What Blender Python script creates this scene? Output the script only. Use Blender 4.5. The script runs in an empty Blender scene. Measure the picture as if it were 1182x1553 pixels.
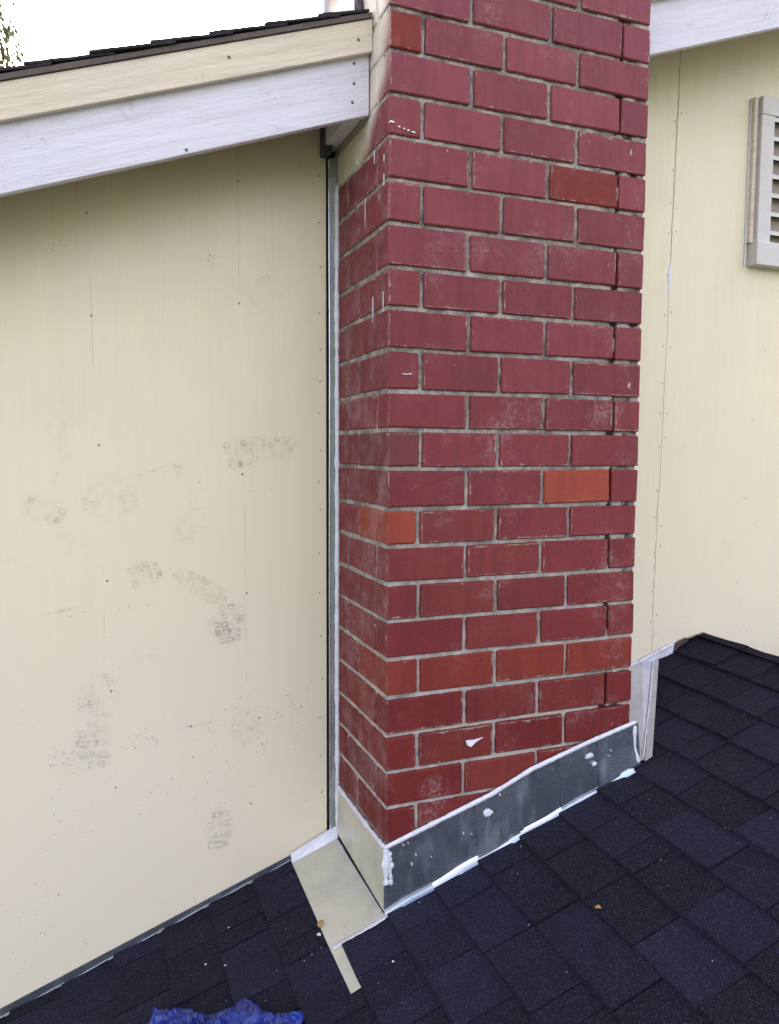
import bpy, bmesh, math, random
from mathutils import Vector, Matrix, noise
random.seed(7)
R = math.radians
S = bpy.context.scene
C = S.collection

# ------------------------------------------------------------------ camera, sky, sun, exposure
cam = bpy.data.objects.new('camera', bpy.data.cameras.new('camera'))
C.objects.link(cam); S.camera = cam
cam.data.sensor_fit = 'VERTICAL'; cam.data.sensor_height = 36.0; cam.data.sensor_width = 36.0
cam.data.lens = 1168.18/1553*36.0
cam.data.clip_start = 0.02; cam.data.clip_end = 2000
yaw, pitch, roll = R(21.463), R(4.549), R(0.264)
fw = Vector((math.sin(yaw)*math.cos(pitch), math.cos(yaw)*math.cos(pitch), -math.sin(pitch)))
rt = Vector((math.cos(yaw), -math.sin(yaw), 0)); up = rt.cross(fw)
rt2 = math.cos(roll)*rt + math.sin(roll)*up; up2 = -math.sin(roll)*rt + math.cos(roll)*up
mm = Matrix((rt2, up2, -fw)).transposed().to_4x4(); mm.translation = (-0.6368, -1.6347, 0)
cam.matrix_world = mm

SUN_EL, SUN_AZ = 34.0, 12.0       # azimuth measured clockwise from +y
wd = bpy.data.worlds.new('World'); S.world = wd; wd.use_nodes = True
nt = wd.node_tree; bg = nt.nodes['Background']
sky = nt.nodes.new('ShaderNodeTexSky'); sky.sky_type = 'NISHITA'; sky.sun_disc = False
sky.sun_elevation = R(SUN_EL); sky.sun_rotation = R(SUN_AZ)
sky.air_density = 1.0; sky.dust_density = 3.5; sky.ozone_density = 1.0
hs = nt.nodes.new('ShaderNodeHueSaturation'); hs.inputs['Saturation'].default_value = 0.42   # thin bright overcast
wm = nt.nodes.new('ShaderNodeMixRGB'); wm.blend_type = 'MULTIPLY'; wm.inputs[0].default_value = 1; wm.inputs[2].default_value = (1.0, .94, .93, 1)
nt.links.new(sky.outputs[0], hs.inputs['Color']); nt.links.new(hs.outputs[0], wm.inputs[1]); nt.links.new(wm.outputs[0], bg.inputs[0])
bg.inputs[1].default_value = 0.15
sl = bpy.data.lights.new('sun', 'SUN'); sl.energy = 2.0; sl.angle = R(3); sl.color = (1, 0.95, 0.87)
so = bpy.data.objects.new('sun', sl); C.objects.link(so)
sd = Vector((math.sin(R(SUN_AZ))*math.cos(R(SUN_EL)), math.cos(R(SUN_AZ))*math.cos(R(SUN_EL)), math.sin(R(SUN_EL))))
so.rotation_euler = sd.to_track_quat('Z', 'Y').to_euler(); so.location = (0, 5, 8)
S.view_settings.view_transform = 'Standard'; S.view_settings.look = 'None'
S.view_settings.exposure = 2.45; S.view_settings.gamma = 1.0; S.view_settings.use_curve_mapping = False
S.render.engine = 'CYCLES'

# ------------------------------------------------------------------ node helpers
class N:
    def __init__(s, name):
        s.m = bpy.data.materials.new(name); s.m.use_nodes = True
        s.t = s.m.node_tree; s.b = s.t.nodes['Principled BSDF']
    def n(s, typ, **kw):
        x = s.t.nodes.new('ShaderNode'+typ)
        for k, v in kw.items(): setattr(x, k, v)
        return x
    def l(s, a, b): s.t.links.new(a, b)
    def put(s, sock, v):
        if isinstance(v, bpy.types.NodeSocket): s.l(v, sock)
        elif v is not None: sock.default_value = v
    def math(s, op, a, b=None, c=None, clamp=False):
        x = s.n('Math', operation=op, use_clamp=clamp)
        s.put(x.inputs[0], a); s.put(x.inputs[1], b)
        if c is not None: s.put(x.inputs[2], c)
        return x.outputs[0]
    def pos(s): return s.n('NewGeometry').outputs['Position']
    def obj(s): return s.n('TexCoord').outputs['Object']
    def sep(s, v):
        x = s.n('SeparateXYZ'); s.l(v, x.inputs[0]); return x.outputs
    def mapv(s, v, sc=(1,1,1), loc=(0,0,0)):
        x = s.n('Mapping'); s.l(v, x.inputs[0]); x.inputs['Scale'].default_value = sc; x.inputs['Location'].default_value = loc
        return x.outputs[0]
    def noise(s, v, scale, detail=3, rough=.55, sc=None, off=None):
        if sc: v = s.mapv(v, sc)
        if off is not None:
            a = s.n('VectorMath', operation='ADD'); s.l(v, a.inputs[0]); s.l(off, a.inputs[1]); v = a.outputs[0]
        x = s.n('TexNoise'); s.l(v, x.inputs['Vector']); x.inputs['Scale'].default_value = scale
        x.inputs['Detail'].default_value = detail; x.inputs['Roughness'].default_value = rough
        return x.outputs['Fac']
    def ramp(s, f, a, b, lo=0., hi=1.):
        x = s.n('MapRange', clamp=True); x.interpolation_type = 'SMOOTHSTEP'
        s.put(x.inputs[0], f); x.inputs[1].default_value = a; x.inputs[2].default_value = b
        x.inputs[3].default_value = lo; x.inputs[4].default_value = hi
        return x.outputs[0]
    def mix(s, f, a, b, mode='MIX'):
        x = s.n('MixRGB', blend_type=mode); s.put(x.inputs[0], f)
        for i, v in ((1, a), (2, b)):
            if isinstance(v, tuple): v = (*v, 1) if len(v) == 3 else v
            s.put(x.inputs[i], v)
        return x.outputs[0]
    def bump(s, h, strength=.3, dist=.002):
        x = s.n('Bump'); x.inputs['Strength'].default_value = strength; x.inputs['Distance'].default_value = dist
        s.l(h, x.inputs['Height']); s.l(x.outputs[0], s.b.inputs['Normal']); return x.outputs[0]
    def col(s, c): s.put(s.b.inputs['Base Color'], (*c, 1) if isinstance(c, tuple) and len(c) == 3 else c)
    def rough(s, r): s.put(s.b.inputs['Roughness'], r)
    def metal(s, r): s.put(s.b.inputs['Metallic'], r)
    def rnd(s): return s.n('ObjectInfo').outputs['Random']
    def ocol(s): return s.n('ObjectInfo').outputs['Color']

ZK = [.9636,.8748,.7827,.6926,.6008,.5061,.4102,.3203,.2288,.1358,.0475,-.041,-.1338,-.2199,-.3076,-.3954,-.4853,-.5759,-.6673,-.7566,-.842]

def overspray(k, p):
    """old house paint feathered on the left side of the chimney (a world-space stain)"""
    x, y, z = k.sep(p)
    nn = k.noise(p, 9, 4)
    nn2 = k.noise(p, 45, 2)
    wob = k.math('ADD', k.math('MULTIPLY', k.math('SUBTRACT', nn, .5), .05), k.math('MULTIPLY', k.math('SUBTRACT', nn2, .5), .012))
    # depth limit: nearer the corner the higher we go
    lim = k.math('SUBTRACT', .16, k.math('MULTIPLY', k.math('SUBTRACT', z, .695), .95))
    lim = k.math('MAXIMUM', lim, .022)
    a = k.ramp(k.math('SUBTRACT', k.math('ADD', y, wob), lim), -.05, .045)
    zz = k.ramp(z, .686, .700)
    left = k.math('LESS_THAN', x, .004)
    top = k.ramp(z, 1.25, 1.12)
    return k.math('MULTIPLY', k.math('MULTIPLY', a, zz), k.math('MULTIPLY', left, top))

# ------------------------------------------------------------------ materials
def mat_brick():
    k = N('brick_clay'); p = k.pos(); o = k.obj(); r = k.rnd()
    off = k.n('CombineXYZ'); k.l(k.math('MULTIPLY', r, 37.), off.inputs[0]); k.l(k.math('MULTIPLY', r, 91.), off.inputs[2])
    off = off.outputs[0]
    big = k.noise(o, 12, 3, off=off); med = k.noise(o, 60, 4, .65, off=off); fine = k.noise(o, 420, 2, .6)
    streak = k.noise(o, 8, 4, .6, sc=(5, 5, .4), off=off)
    c = k.ocol()
    c = k.mix(k.ramp(big, .32, .68, 0, .62), c, k.mix(1., c, (.86, .78, .84), 'MULTIPLY'))
    c = k.mix(k.ramp(streak, .42, .62, 0, .5), c, k.mix(1., c, (.74, .74, .86), 'MULTIPLY'))
    c = k.mix(k.ramp(med, .5, .8, 0, .3), c, k.mix(1., c, (1.5, 1.6, 1.6), 'MULTIPLY'))
    c = k.mix(k.ramp(fine, .58, .75, 0, .35), c, k.mix(1., c, (.45, .45, .5), 'MULTIPLY'))
    # lime haze round the arrises; object coordinates are metres from the brick centre
    dims = k.n('Attribute', attribute_type='OBJECT', attribute_name='dims').outputs['Vector']
    ab = k.n('VectorMath', operation='ABSOLUTE'); k.l(o, ab.inputs[0])
    sub = k.n('VectorMath', operation='SUBTRACT'); k.l(dims, sub.inputs[0]); k.l(ab.outputs[0], sub.inputs[1])
    nrm = k.n('VectorMath', operation='ABSOLUTE'); k.l(k.n('NewGeometry').outputs['True Normal'], nrm.inputs[0])
    nx, ny, nz = k.sep(nrm.outputs[0]); dx, dy, dz = k.sep(sub.outputs[0])
    ex = k.math('ADD', dx, nx); ey = k.math('ADD', dy, ny); ez = k.math('ADD', dz, nz)
    e = k.math('MINIMUM', k.math('MINIMUM', ex, ey), ez)
    en = k.math('ADD', e, k.math('MULTIPLY', k.math('SUBTRACT', k.noise(p, 55, 4, .7), .5), .026))
    edge = k.ramp(en, .007, -.004)
    patch = k.ramp(k.noise(p, 7, 3), .36, .62, .12, 1.)
    c = k.mix(k.math('MULTIPLY', k.math('MULTIPLY', edge, patch), .42), c, (.42, .33, .32))
    # thin efflorescence clouds
    cl = k.math('MULTIPLY', k.ramp(k.noise(p, 5.5, 5, .62), .52, .74), k.ramp(k.noise(p, 70, 4, .7), .38, .66))
    c = k.mix(k.math('MULTIPLY', cl, .34), c, (.46, .35, .37))
    # left side of the stack is dustier
    lx, ly, lz = k.sep(p)
    ls = k.math('MULTIPLY', k.ramp(lx, .006, .001), k.ramp(k.noise(p, 16, 5, .65), .42, .72, .0, .22))
    c = k.mix(ls, c, (.42, .31, .34))
    # scrapes and paint flecks
    fl = k.math('MULTIPLY', k.ramp(k.noise(p, 34, 2, .4, sc=(1.7, 1.7, .8)), .74, .76), k.ramp(k.noise(p, 3.3, 2), .5, .6))
    fl2 = k.math('MULTIPLY', k.ramp(k.noise(k.mapv(p, (1, 1, 1), (3.1, 1.7, 9.2)), 150, 2, .5, sc=(1.3, 1.3, .6)), .70, .74), k.ramp(k.noise(p, 6, 2), .52, .66))
    c = k.mix(k.math('MULTIPLY', k.math('MAXIMUM', fl, k.math('MULTIPLY', fl2, .6)), .6), c, (.62, .52, .52))
    ov = overspray(k, p)
    c = k.mix(k.math('MULTIPLY', ov, k.ramp(k.noise(p, 22, 4), .22, .5, .78, 1.)), c, (.64, .575, .50))
    # mortar dragged over the arrises
    e2 = k.math('ADD', e, k.math('MULTIPLY', k.math('SUBTRACT', k.noise(p, 38, 5, .72), .56), .034))
    c = k.mix(k.math('MULTIPLY', k.ramp(e2, .0030, -.0005), .8), c, (.30, .25, .225))
    pit = k.ramp(k.noise(p, 190, 3, .6), .68, .74)
    c = k.mix(k.math('MULTIPLY', pit, .5), c, (.06, .02, .022))
    k.col(c); k.rough(k.ramp(med, .3, .7, .55, .75)); k.b.inputs['Specular IOR Level'].default_value = .25
    h = k.math('ADD', k.math('MULTIPLY', fine, .5), k.math('MULTIPLY', med, 1.2))
    k.bump(h, .55, .0026)
    return k.m

def mat_mortar():
    k = N('mortar'); p = k.pos()
    n1 = k.noise(p, 18, 4, .6); n2 = k.noise(p, 160, 4, .7); n3 = k.noise(p, 500, 2, .6)
    c = k.mix(k.ramp(n1, .3, .7), (.12, .10, .092), (.40, .355, .335))
    c = k.mix(k.ramp(n2, .50, .75, 0, .7), c, (.55, .5, .46))
    c = k.mix(k.ramp(k.noise(p, 75, 3, .6), .52, .66, 0, .5), c, (.10, .085, .08))
    c = k.mix(k.ramp(n3, .55, .75, 0, .6), c, (.09, .08, .075))
    # mortar gets paler, in patches, towards the bottom
    x, y, z = k.sep(p)
    c = k.mix(k.math('MULTIPLY', k.ramp(z, .0, -.8), k.ramp(k.noise(p, 11, 3), .3, .6, .15, .65)), c, (.50, .45, .43))
    # recess shade painted black where the joint has fallen out
    deep = k.ramp(y, .0095, .0135)
    side = k.math('MULTIPLY', k.ramp(x, .58, .61), k.math('LESS_THAN', y, .06))
    c = k.mix(k.math('MULTIPLY', deep, side), c, (.035, .028, .026))
    c = k.mix(overspray(k, p), c, (.62, .56, .49))
    k.col(c); k.rough(.95)
    k.bump(k.math('ADD', n2, k.math('MULTIPLY', n3, .6)), .8, .002)
    return k.m

def mat_siding(name='painted_panel', base=(.70, .615, .445)):
    k = N(name); p = k.pos(); x, y, z = k.sep(p)
    blot = k.noise(p, 2.6, 6, .68); vert = k.noise(p, 14, 4, .6, sc=(3.5, 1, .12)); fv = k.noise(p, 90, 3, .6, sc=(3, 1, .05))
    dirt = k.noise(p, 6, 6, .68); sp = k.noise(p, 60, 3, .6)
    b = base
    c = k.mix(k.ramp(blot, .35, .65, 0, .55), b, (b[0]*.90, b[1]*.93, b[2]*1.04))
    c = k.mix(k.ramp(vert, .4, .7, 0, .4), c, (b[0]*.92, b[1]*.91, b[2]*.9))
    c = k.mix(k.ramp(fv, .45, .7, 0, .24), c, (b[0]*1.12, b[1]*1.12, b[2]*1.15))
    c = k.mix(k.ramp(dirt, .58, .78, 0, .3), c, (.36, .31, .25))
    # panels turn greyer and less yellow towards the bottom
    c = k.mix(k.ramp(z, .5, -.9, 0, .8), c, (b[0]*.95, b[1]*.98, b[2]*1.10))
    # scattered small black specks
    low = k.ramp(z, -.2, -.7, .1, 1.)
    cl = k.ramp(k.noise(p, 7, 2), .52, .62)
    spk = k.math('MULTIPLY', k.ramp(k.noise(p, 130, 2, .5), .70, .74), k.math('MULTIPLY', cl, low))
    c = k.mix(k.math('MULTIPLY', spk, .75), c, (.13, .12, .12))
    # stud lines telegraphing through: thin pencil-like cracks
    for sx, z0, z1 in ((-.262, .40, .86), (-.253, -.62, -.14), (-.617, .2, .42), (-.606, -.46, -.28)):
        wx = k.math('ADD', x, k.math('MULTIPLY', k.math('SUBTRACT', k.noise(p, 3, 2), .5), .006))
        d = k.math('ABSOLUTE', k.math('SUBTRACT', wx, sx))
        m = k.math('MULTIPLY', k.ramp(d, .0016, .0006), k.math('MULTIPLY', k.math('GREATER_THAN', z, z0), k.math('LESS_THAN', z, z1)))
        m = k.math('MULTIPLY', m, k.ramp(k.noise(p, 14, 2), .35, .55, .05, .28))
        c = k.mix(m, c, (.2, .17, .14))
    k.col(c); k.rough(k.ramp(dirt, .3, .7, .42, .6))
    k.bump(k.math('ADD', k.math('MULTIPLY', fv, 1.), k.math('MULTIPLY', sp, .35)), .22, .0009)
    return k.m

def mat_wood(name, base, grain=.25, rough=.55):
    k = N(name); p = k.pos()
    # rotate grain along the rake
    mp = k.n('Mapping'); k.l(p, mp.inputs[0]); mp.inputs['Rotation'].default_value = (0, R(19.3), 0)
    q = mp.outputs[0]
    g = k.noise(q, 30, 5, .65, sc=(.12, 1, 2.2)); g2 = k.noise(q, 120, 4, .6, sc=(.25, 1, 1.6)); bl = k.noise(p, 5, 4)
    b = base
    c = k.mix(k.ramp(g, .35, .7, 0, grain*1.6), b, (b[0]*.75, b[1]*.72, b[2]*.66))
    c = k.mix(k.ramp(bl, .4, .7, 0, .35), c, (b[0]*.88, b[1]*.88, b[2]*.92))
    c = k.mix(k.ramp(g2, .6, .78, 0, grain), c, (b[0]*.6, b[1]*.57, b[2]*.55))
    sc = k.math('MULTIPLY', k.ramp(k.noise(p, 11, 6, .7), .55, .68), k.ramp(k.noise(p, 90, 2), .5, .62))
    c = k.mix(k.math('MULTIPLY', sc, .5), c, (.3, .27, .26))
    k.col(c); k.rough(rough)
    k.bump(k.math('ADD', g, g2), .8, .0026)
    return k.m

def mat_shingle(name='asphalt_granules', mul=1.0):
    k = N(name); p = k.pos(); r = k.rnd()
    g = k.n('TexVoronoi'); k.l(p, g.inputs['Vector']); g.inputs['Scale'].default_value = 470
    gs = k.sep(g.outputs['Color'])[0]
    c = k.ocol()
    c = k.mix(k.ramp(gs, .0, .35, .75, 0), c, k.mix(1., c, (.3, .3, .34), 'MULTIPLY'))
    c = k.mix(k.ramp(gs, .76, 1., 0, .5), c, (.062*mul, .064*mul, .135*mul))
    bl = k.noise(p, 9, 5, .6)
    c = k.mix(k.ramp(bl, .4, .72, 0, .45), c, k.mix(1., c, (.62, .6, .66), 'MULTIPLY'))
    dust = k.math('MULTIPLY', k.ramp(k.noise(p, 4, 6, .7), .58, .78), k.ramp(k.noise(p, 210, 2), .5, .7))
    c = k.mix(k.math('MULTIPLY', dust, .25), c, (.09, .09, .13))
    k.col(c); k.rough(.9); k.b.inputs['Specular IOR Level'].default_value = .22
    k.bump(g.outputs['Distance'], .9, .0022)
    return k.m

def mat_metal(name, base, rough=.32, metal=.9, dirt=.4):
    k = N(name); p = k.pos()
    n1 = k.noise(p, 11, 5, .6); n2 = k.noise(p, 60, 5, .7); sm = k.noise(p, 22, 3, .5, sc=(1, 1, .35))
    sp = k.n('TexVoronoi'); k.l(p, sp.inputs['Vector']); sp.inputs['Scale'].default_value = 70
    spg = k.sep(sp.outputs['Color'])[1]
    c = k.mix(k.ramp(n1, .35, .7), base, (base[0]*.8, base[1]*.82, base[2]*.86))
    c = k.mix(k.math('MULTIPLY', spg, .12), c, (base[0]*1.3, base[1]*1.3, base[2]*1.3))
    c = k.mix(1., c, k.ocol(), 'MULTIPLY')
    dm = k.math('MULTIPLY', k.math('ADD', k.math('MULTIPLY', k.ramp(sm, .50, .75), .6), 0.), dirt)
    c = k.mix(dm, c, (.62, .62, .68))
    k.col(c); k.metal(k.math('MULTIPLY', k.math('SUBTRACT', 1., dm), metal))
    rr = k.math('ADD', k.ramp(n2, .3, .7, rough*.94, rough*1.08), k.math('MULTIPLY', dm, .5))
    k.rough(rr)
    k.bump(k.math('ADD', k.math('MULTIPLY', n1, 1.5), k.math('MULTIPLY', n2, .25)), .12, .003)
    return k.m

def mat_plain(name, c, rough=.6, metal=0, bscale=60, bstr=.3, bdist=.002, var=.15, spec=None):
    k = N(name); p = k.pos(); n1 = k.noise(p, bscale, 4, .6); n2 = k.noise(p, bscale*.15, 3)
    cc = k.mix(k.ramp(n1, .35, .7, 0, var), c, tuple(v*.6 for v in c))
    cc = k.mix(k.ramp(n2, .35, .7, 0, var), cc, tuple(v*.75 for v in c))
    k.col(cc); k.rough(rough); k.metal(metal); k.bump(n1, bstr, bdist)
    return k.m

def mat_dirt():
    k = N('dusty_print'); p = k.pos()
    a = k.math('MULTIPLY', k.ramp(k.noise(p, 70, 4, .7), .34, .62, .1, 1.), k.ramp(k.noise(p, 16, 2), .34, .62, .15, 1.))
    o = k.sep(k.ocol())[0]
    a = k.math('MULTIPLY', a, o)
    fa = k.n('Attribute', attribute_type='GEOMETRY', attribute_name='fade').outputs['Fac']; a = k.math('MULTIPLY', k.math('MULTIPLY', a, fa), .72)
    k.col((.15, .15, .15)); k.rough(.9)
    k.put(k.b.inputs['Alpha'], a)
    return k.m

def mat_tarp():
    k = N('blue_plastic'); p = k.pos()
    n = k.noise(p, 26, 5, .6)
    k.col(k.mix(k.ramp(n, .35, .7), (.0015, .010, .125), (.004, .028, .28)))
    k.rough(.25); k.bump(k.noise(p, 30, 5, .6), .6, .008)
    return k.m

M = dict(brick=mat_brick(), mortar=mat_mortar(), siding=mat_siding(),
    white=mat_wood('white_painted_board', (.63, .605, .70), .30), cream=mat_wood('cream_painted_board', (.64, .55, .45), .42),
    shingle=mat_shingle(), oldshingle=mat_plain('weathered_brown_edge', (.11, .085, .08), .95, 0, 120, .8, .004, .5),
    galv=mat_metal('galvanised_sheet', (.60, .66, .76), .26, .94, .16), dark_galv=mat_metal('grey_step_metal', (.20, .23, .28), .38, .85, .2),
    tan=mat_metal('tan_coated_sheet', (.55, .53, .45), .36, .25, .4), pan=mat_metal('pale_coated_sheet', (.56, .56, .62), .42, .5, .5),
    caulk=mat_plain('lavender_white_caulk', (.66, .66, .75), .55, 0, 70, .8, .004, .3),
    black=mat_plain('dark_gap', (.02, .018, .02), .9), dirt=mat_dirt(), tarp=mat_tarp(),
    nail=mat_plain('nail_metal', (.11, .10, .105), .5, .5), vent=mat_plain('vent_paint', (.56, .53, .52), .6, 0, 160, .35, .001, .2),
    slat=mat_plain('louver_paint', (.60, .57, .56), .6, 0, 90, .3, .001, .2), deck=mat_plain('roof_felt', (.02, .02, .024), .95),
    soffit=mat_plain('brown_soffit_wood', (.30, .235, .19), .7, 0, 60, .4, .002, .3), pipe=mat_plain('grey_pipe_paint', (.42, .43, .45), .5),
    leaf=mat_plain('dry_leaf', (.42, .25, .07), .6), chip=mat_plain('white_chip', (.72, .68, .78), .6),
    bark=mat_plain('bark', (.12, .09, .065), .9, 0, 20, .8, .02, .4), grass=mat_plain('ground_cover', (.10, .12, .06), .95, 0, 3, .5, .05, .5))
M['under'] = mat_plain('shaded_slat_underside', (.05, .04, .038), .9)  # deep shade between the louvers painted onto the slat undersides
M['screen'] = mat_plain('dusty_insect_screen', (.30, .25, .22), .9, 0, 200, .5, .001, .4)
def mat_leaf():
    k = N('foliage'); r = k.n('TexNoise'); p = k.pos(); k.l(p, r.inputs['Vector']); r.inputs['Scale'].default_value = 1.3; r.inputs['Detail'].default_value = 4
    k.col(k.mix(k.ramp(r.outputs['Fac'], .35, .65), (.05, .075, .02), (.13, .13, .035))); k.rough(.6)
    return k.m
M['foliage'] = mat_leaf()

# ------------------------------------------------------------------ object helpers
ORG = {}
def thing(name, label, cat, loc, group=None):
    o = bpy.data.objects.new(name, None); C.objects.link(o); o.location = loc; o.empty_display_size = .05
    o['label'] = label; o['category'] = cat
    if group: o['group'] = group
    ORG[o] = Vector(loc); return o
def tag(o, label, cat, group=None, kind=None):
    o['label'] = label; o['category'] = cat
    if group: o['group'] = group
    if kind: o['kind'] = kind
    return o
def link(name, me, parent=None, origin=None):
    """origin: world position of the object's origin"""
    o = bpy.data.objects.new(name, me); C.objects.link(o)
    po = ORG.get(parent, Vector((0, 0, 0)))
    if origin is None: origin = po.copy()
    origin = Vector(origin)
    if parent: o.parent = parent
    o.location = origin-po if parent else origin
    ORG[o] = origin; return o
def mesh(name, verts, faces, mat, parent=None, origin=None, smooth=False):
    if origin is None: origin = ORG[parent] if parent else Vector(verts[0])
    origin = Vector(origin)
    me = bpy.data.meshes.new(name)
    me.from_pydata([tuple(Vector(v)-origin) for v in verts], [], faces)
    me.materials.append(mat)
    if smooth: me.polygons.foreach_set('use_smooth', [True]*len(me.polygons))
    me.update(); return link(name, me, parent, origin)
def boxvf(x0, x1, y0, y1, z0, z1):
    v = [(x, y, z) for x in (x0, x1) for y in (y0, y1) for z in (z0, z1)]
    f = [(0,1,3,2),(4,6,7,5),(0,4,5,1),(2,3,7,6),(0,2,6,4),(1,5,7,3)]
    return v, f
def box(name, x0, x1, y0, y1, z0, z1, mat, parent=None, bev=0):
    v, f = boxvf(x0, x1, y0, y1, z0, z1); o = mesh(name, v, f, mat, parent)
    if bev: bevel(o, bev)
    return o
def bevel(o, w, seg=1):
    bm = bmesh.new(); bm.from_mesh(o.data)
    bmesh.ops.bevel(bm, geom=bm.edges[:], offset=w, segments=seg, affect='EDGES', profile=.6)
    bm.to_mesh(o.data); bm.free()
def prism(name, poly, axis, a, b, mat, parent=None, bev=0):
    """poly: 2D points in the plane normal to axis ('y': (x,z); 'x': (y,z); 'z': (x,y)), extruded a..b"""
    def P(q, t):
        return {'y': (q[0], t, q[1]), 'x': (t, q[0], q[1]), 'z': (q[0], q[1], t)}[axis]
    n = len(poly); v = [P(q, a) for q in poly]+[P(q, b) for q in poly]
    f = [tuple(range(n)), tuple(range(2*n-1, n-1, -1))]+[(i, i+n, (i+1) % n+n, (i+1) % n) for i in range(n)]
    o = mesh(name, v, f, mat, parent)
    bm = bmesh.new(); bm.from_mesh(o.data); bmesh.ops.recalc_face_normals(bm, faces=bm.faces[:])
    if bev: bmesh.ops.bevel(bm, geom=bm.edges[:], offset=bev, segments=1, affect='EDGES')
    bm.to_mesh(o.data); bm.free(); return o
def bead(name, pts, r, mat, parent, jit=.35, seg=10, flat=(1, 1, 1), step=.006, seed=0):
    """lumpy caulk bead along a polyline"""
    P = []
    for a, b in zip(pts, pts[1:]):
        a, b = Vector(a), Vector(b); n = max(1, int((b-a).length/step))
        for i in range(n): P.append(a.lerp(b, i/n))
    P.append(Vector(pts[-1])); v = []; f = []
    for i, p in enumerate(P):
        t = (P[min(i+1, len(P)-1)]-P[max(i-1, 0)]).normalized()
        u = t.cross(Vector((.3, .8, .2))).normalized(); w = t.cross(u)
        nn = noise.noise(Vector((i*step*28+seed, seed*3.1, 0)))+.5*noise.noise(Vector((i*step*90+seed, 1, seed)))
        rr = r*(1+1.35*jit*nn)
        if i in (0, len(P)-1): rr *= .3
        for j in range(seg):
            a = 2*math.pi*j/seg
            dd = (math.cos(a)*u+math.sin(a)*w)*rr*(1+.15*noise.noise(Vector((i*.4, j, seed))))
            v.append(p+Vector((dd.x*flat[0], dd.y*flat[1], dd.z*flat[2])))
    for i in range(len(P)-1):
        for j in range(seg):
            f.append((i*seg+j, i*seg+(j+1) % seg, (i+1)*seg+(j+1) % seg, (i+1)*seg+j))
    f.append(tuple(range(seg))); f.append(tuple(range(len(P)*seg-1, (len(P)-1)*seg-1, -1)))
    return mesh(name, v, f, mat, parent, smooth=True)
def blob(name, c, rad, mat, parent, seed=0, sub=2):
    bm = bmesh.new(); bmesh.ops.create_icosphere(bm, subdivisions=sub, radius=1)
    v = []
    for q in bm.verts:
        s = 1+.6*noise.noise(q.co*1.9+Vector((seed, seed, 0)))
        v.append((c[0]+q.co.x*rad[0]*s, c[1]+q.co.y*rad[1]*s, c[2]+q.co.z*rad[2]*s))
    f = [tuple(x.index for x in fc.verts) for fc in bm.faces]; bm.free()
    return mesh(name, v, f, mat, parent, smooth=True)

W = .7005          # chimney width
D = .38            # front of the siding
CD = .45           # chimney depth above the upper roof
RC, RM, RG = -1.104, .355, .03
def roofz(x, y): return RC+RM*x+RG*min(y, D)
RIDGE = 1.305
def zbotr(x): return -.611-.357*(x-RIDGE)
def zbot(x):       # bottom edge of the siding
    if x < .35: return -1.086+.343*(x+.03)
    if x < 1.19: return -.703+.36*(x-1.0)
    return -.6346+(.0236/.115)*(x-1.19)
Z0 = -5.2
# ------------------------------------------------------------------ ground
g = mesh('ground', [(-600, -600, Z0), (600, -600, Z0), (600, 600, Z0), (-600, 600, Z0)], [(0, 1, 2, 3)], M['grass'], None, (0, 0, Z0))
g['kind'] = 'structure'

# ------------------------------------------------------------------ gable wall
wall = thing('gable_wall', 'pale yellow-beige panel wall with dusty shoe prints behind the red brick chimney', 'wall', (0, D, -1.1))
RAKE_M, RAKE_B = .352, .781      # underside of the rake board at x = 0
def rz(x, base=RAKE_B): return base+RAKE_M*x if x < 3.2 else base+RAKE_M*(6.4-x)
def panel(xa0, xa1, xb0, xb1, right=False):
    # xa: left edge x at bottom/top, xb: right edge
    def top(x): return rz(x, .93)
    poly = [(xa0, zbot(xa0) if xa0 <= RIDGE else zbotr(xa0))]
    if xa0 < RIDGE < xb0:
        poly += [(RIDGE, zbot(RIDGE)), (xb0, zbotr(xb0))]
    else: poly += [(xb0, zbot(xb0) if xb0 <= RIDGE else zbotr(xb0))]
    poly += [(xb1, top(xb1))]
    if xa1 < 3.2 < xb1: poly.append((3.2, top(3.2)))
    poly.append((xa1, top(xa1)))
    return prism('siding_panel', poly, 'y', D, D+.012, M['siding'], wall, .0012)
panel(-1.252, -1.252, -.030, -.029)
o = prism('siding_panel', [(-4.2, zbot(-4.2)), (-1.255, zbot(-1.255)), (-1.255, rz(-1.255, .93)), (-2.4, rz(-2.4, .93)), (-4.2, max(rz(-4.2, .93), -.6))], 'y', D, D+.012, M['siding'], wall, .0012)
panel(.55, .55, 1.0905, 1.1295, True)
panel(1.0913, 1.1306, 2.3, 2.3, True)
panel(2.303, 2.303, 4.6, 4.6, True)
prism('wall_backing', [(-4.2, Z0), (4.6, Z0), (4.6, 1.1), (3.2, rz(3.2, .92)), (-4.2, rz(-4.2, .92))], 'y', D+.014, D+.18, M['black'], wall)
# caulk smeared on the upper seam
bead('seam_caulk', [(1.1300, D-.0005, 1.12), (1.1190, D-.0005, .62)], .0042, M['siding'], wall, .8, 8, (1, .4, 1), .01, 3)
bead('seam_caulk', [(1.1010, D-.0004, -.12), (1.0925, D-.0004, -.55)], .0040, M['siding'], wall, .9, 8, (1, .4, 1), .01, 4)
bead('seam_caulk', [(1.1155, D, .60), (1.1125, D, .50)], .006, M['caulk'], wall, .6, 8, (1, .3, 1), .008, 5)
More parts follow.
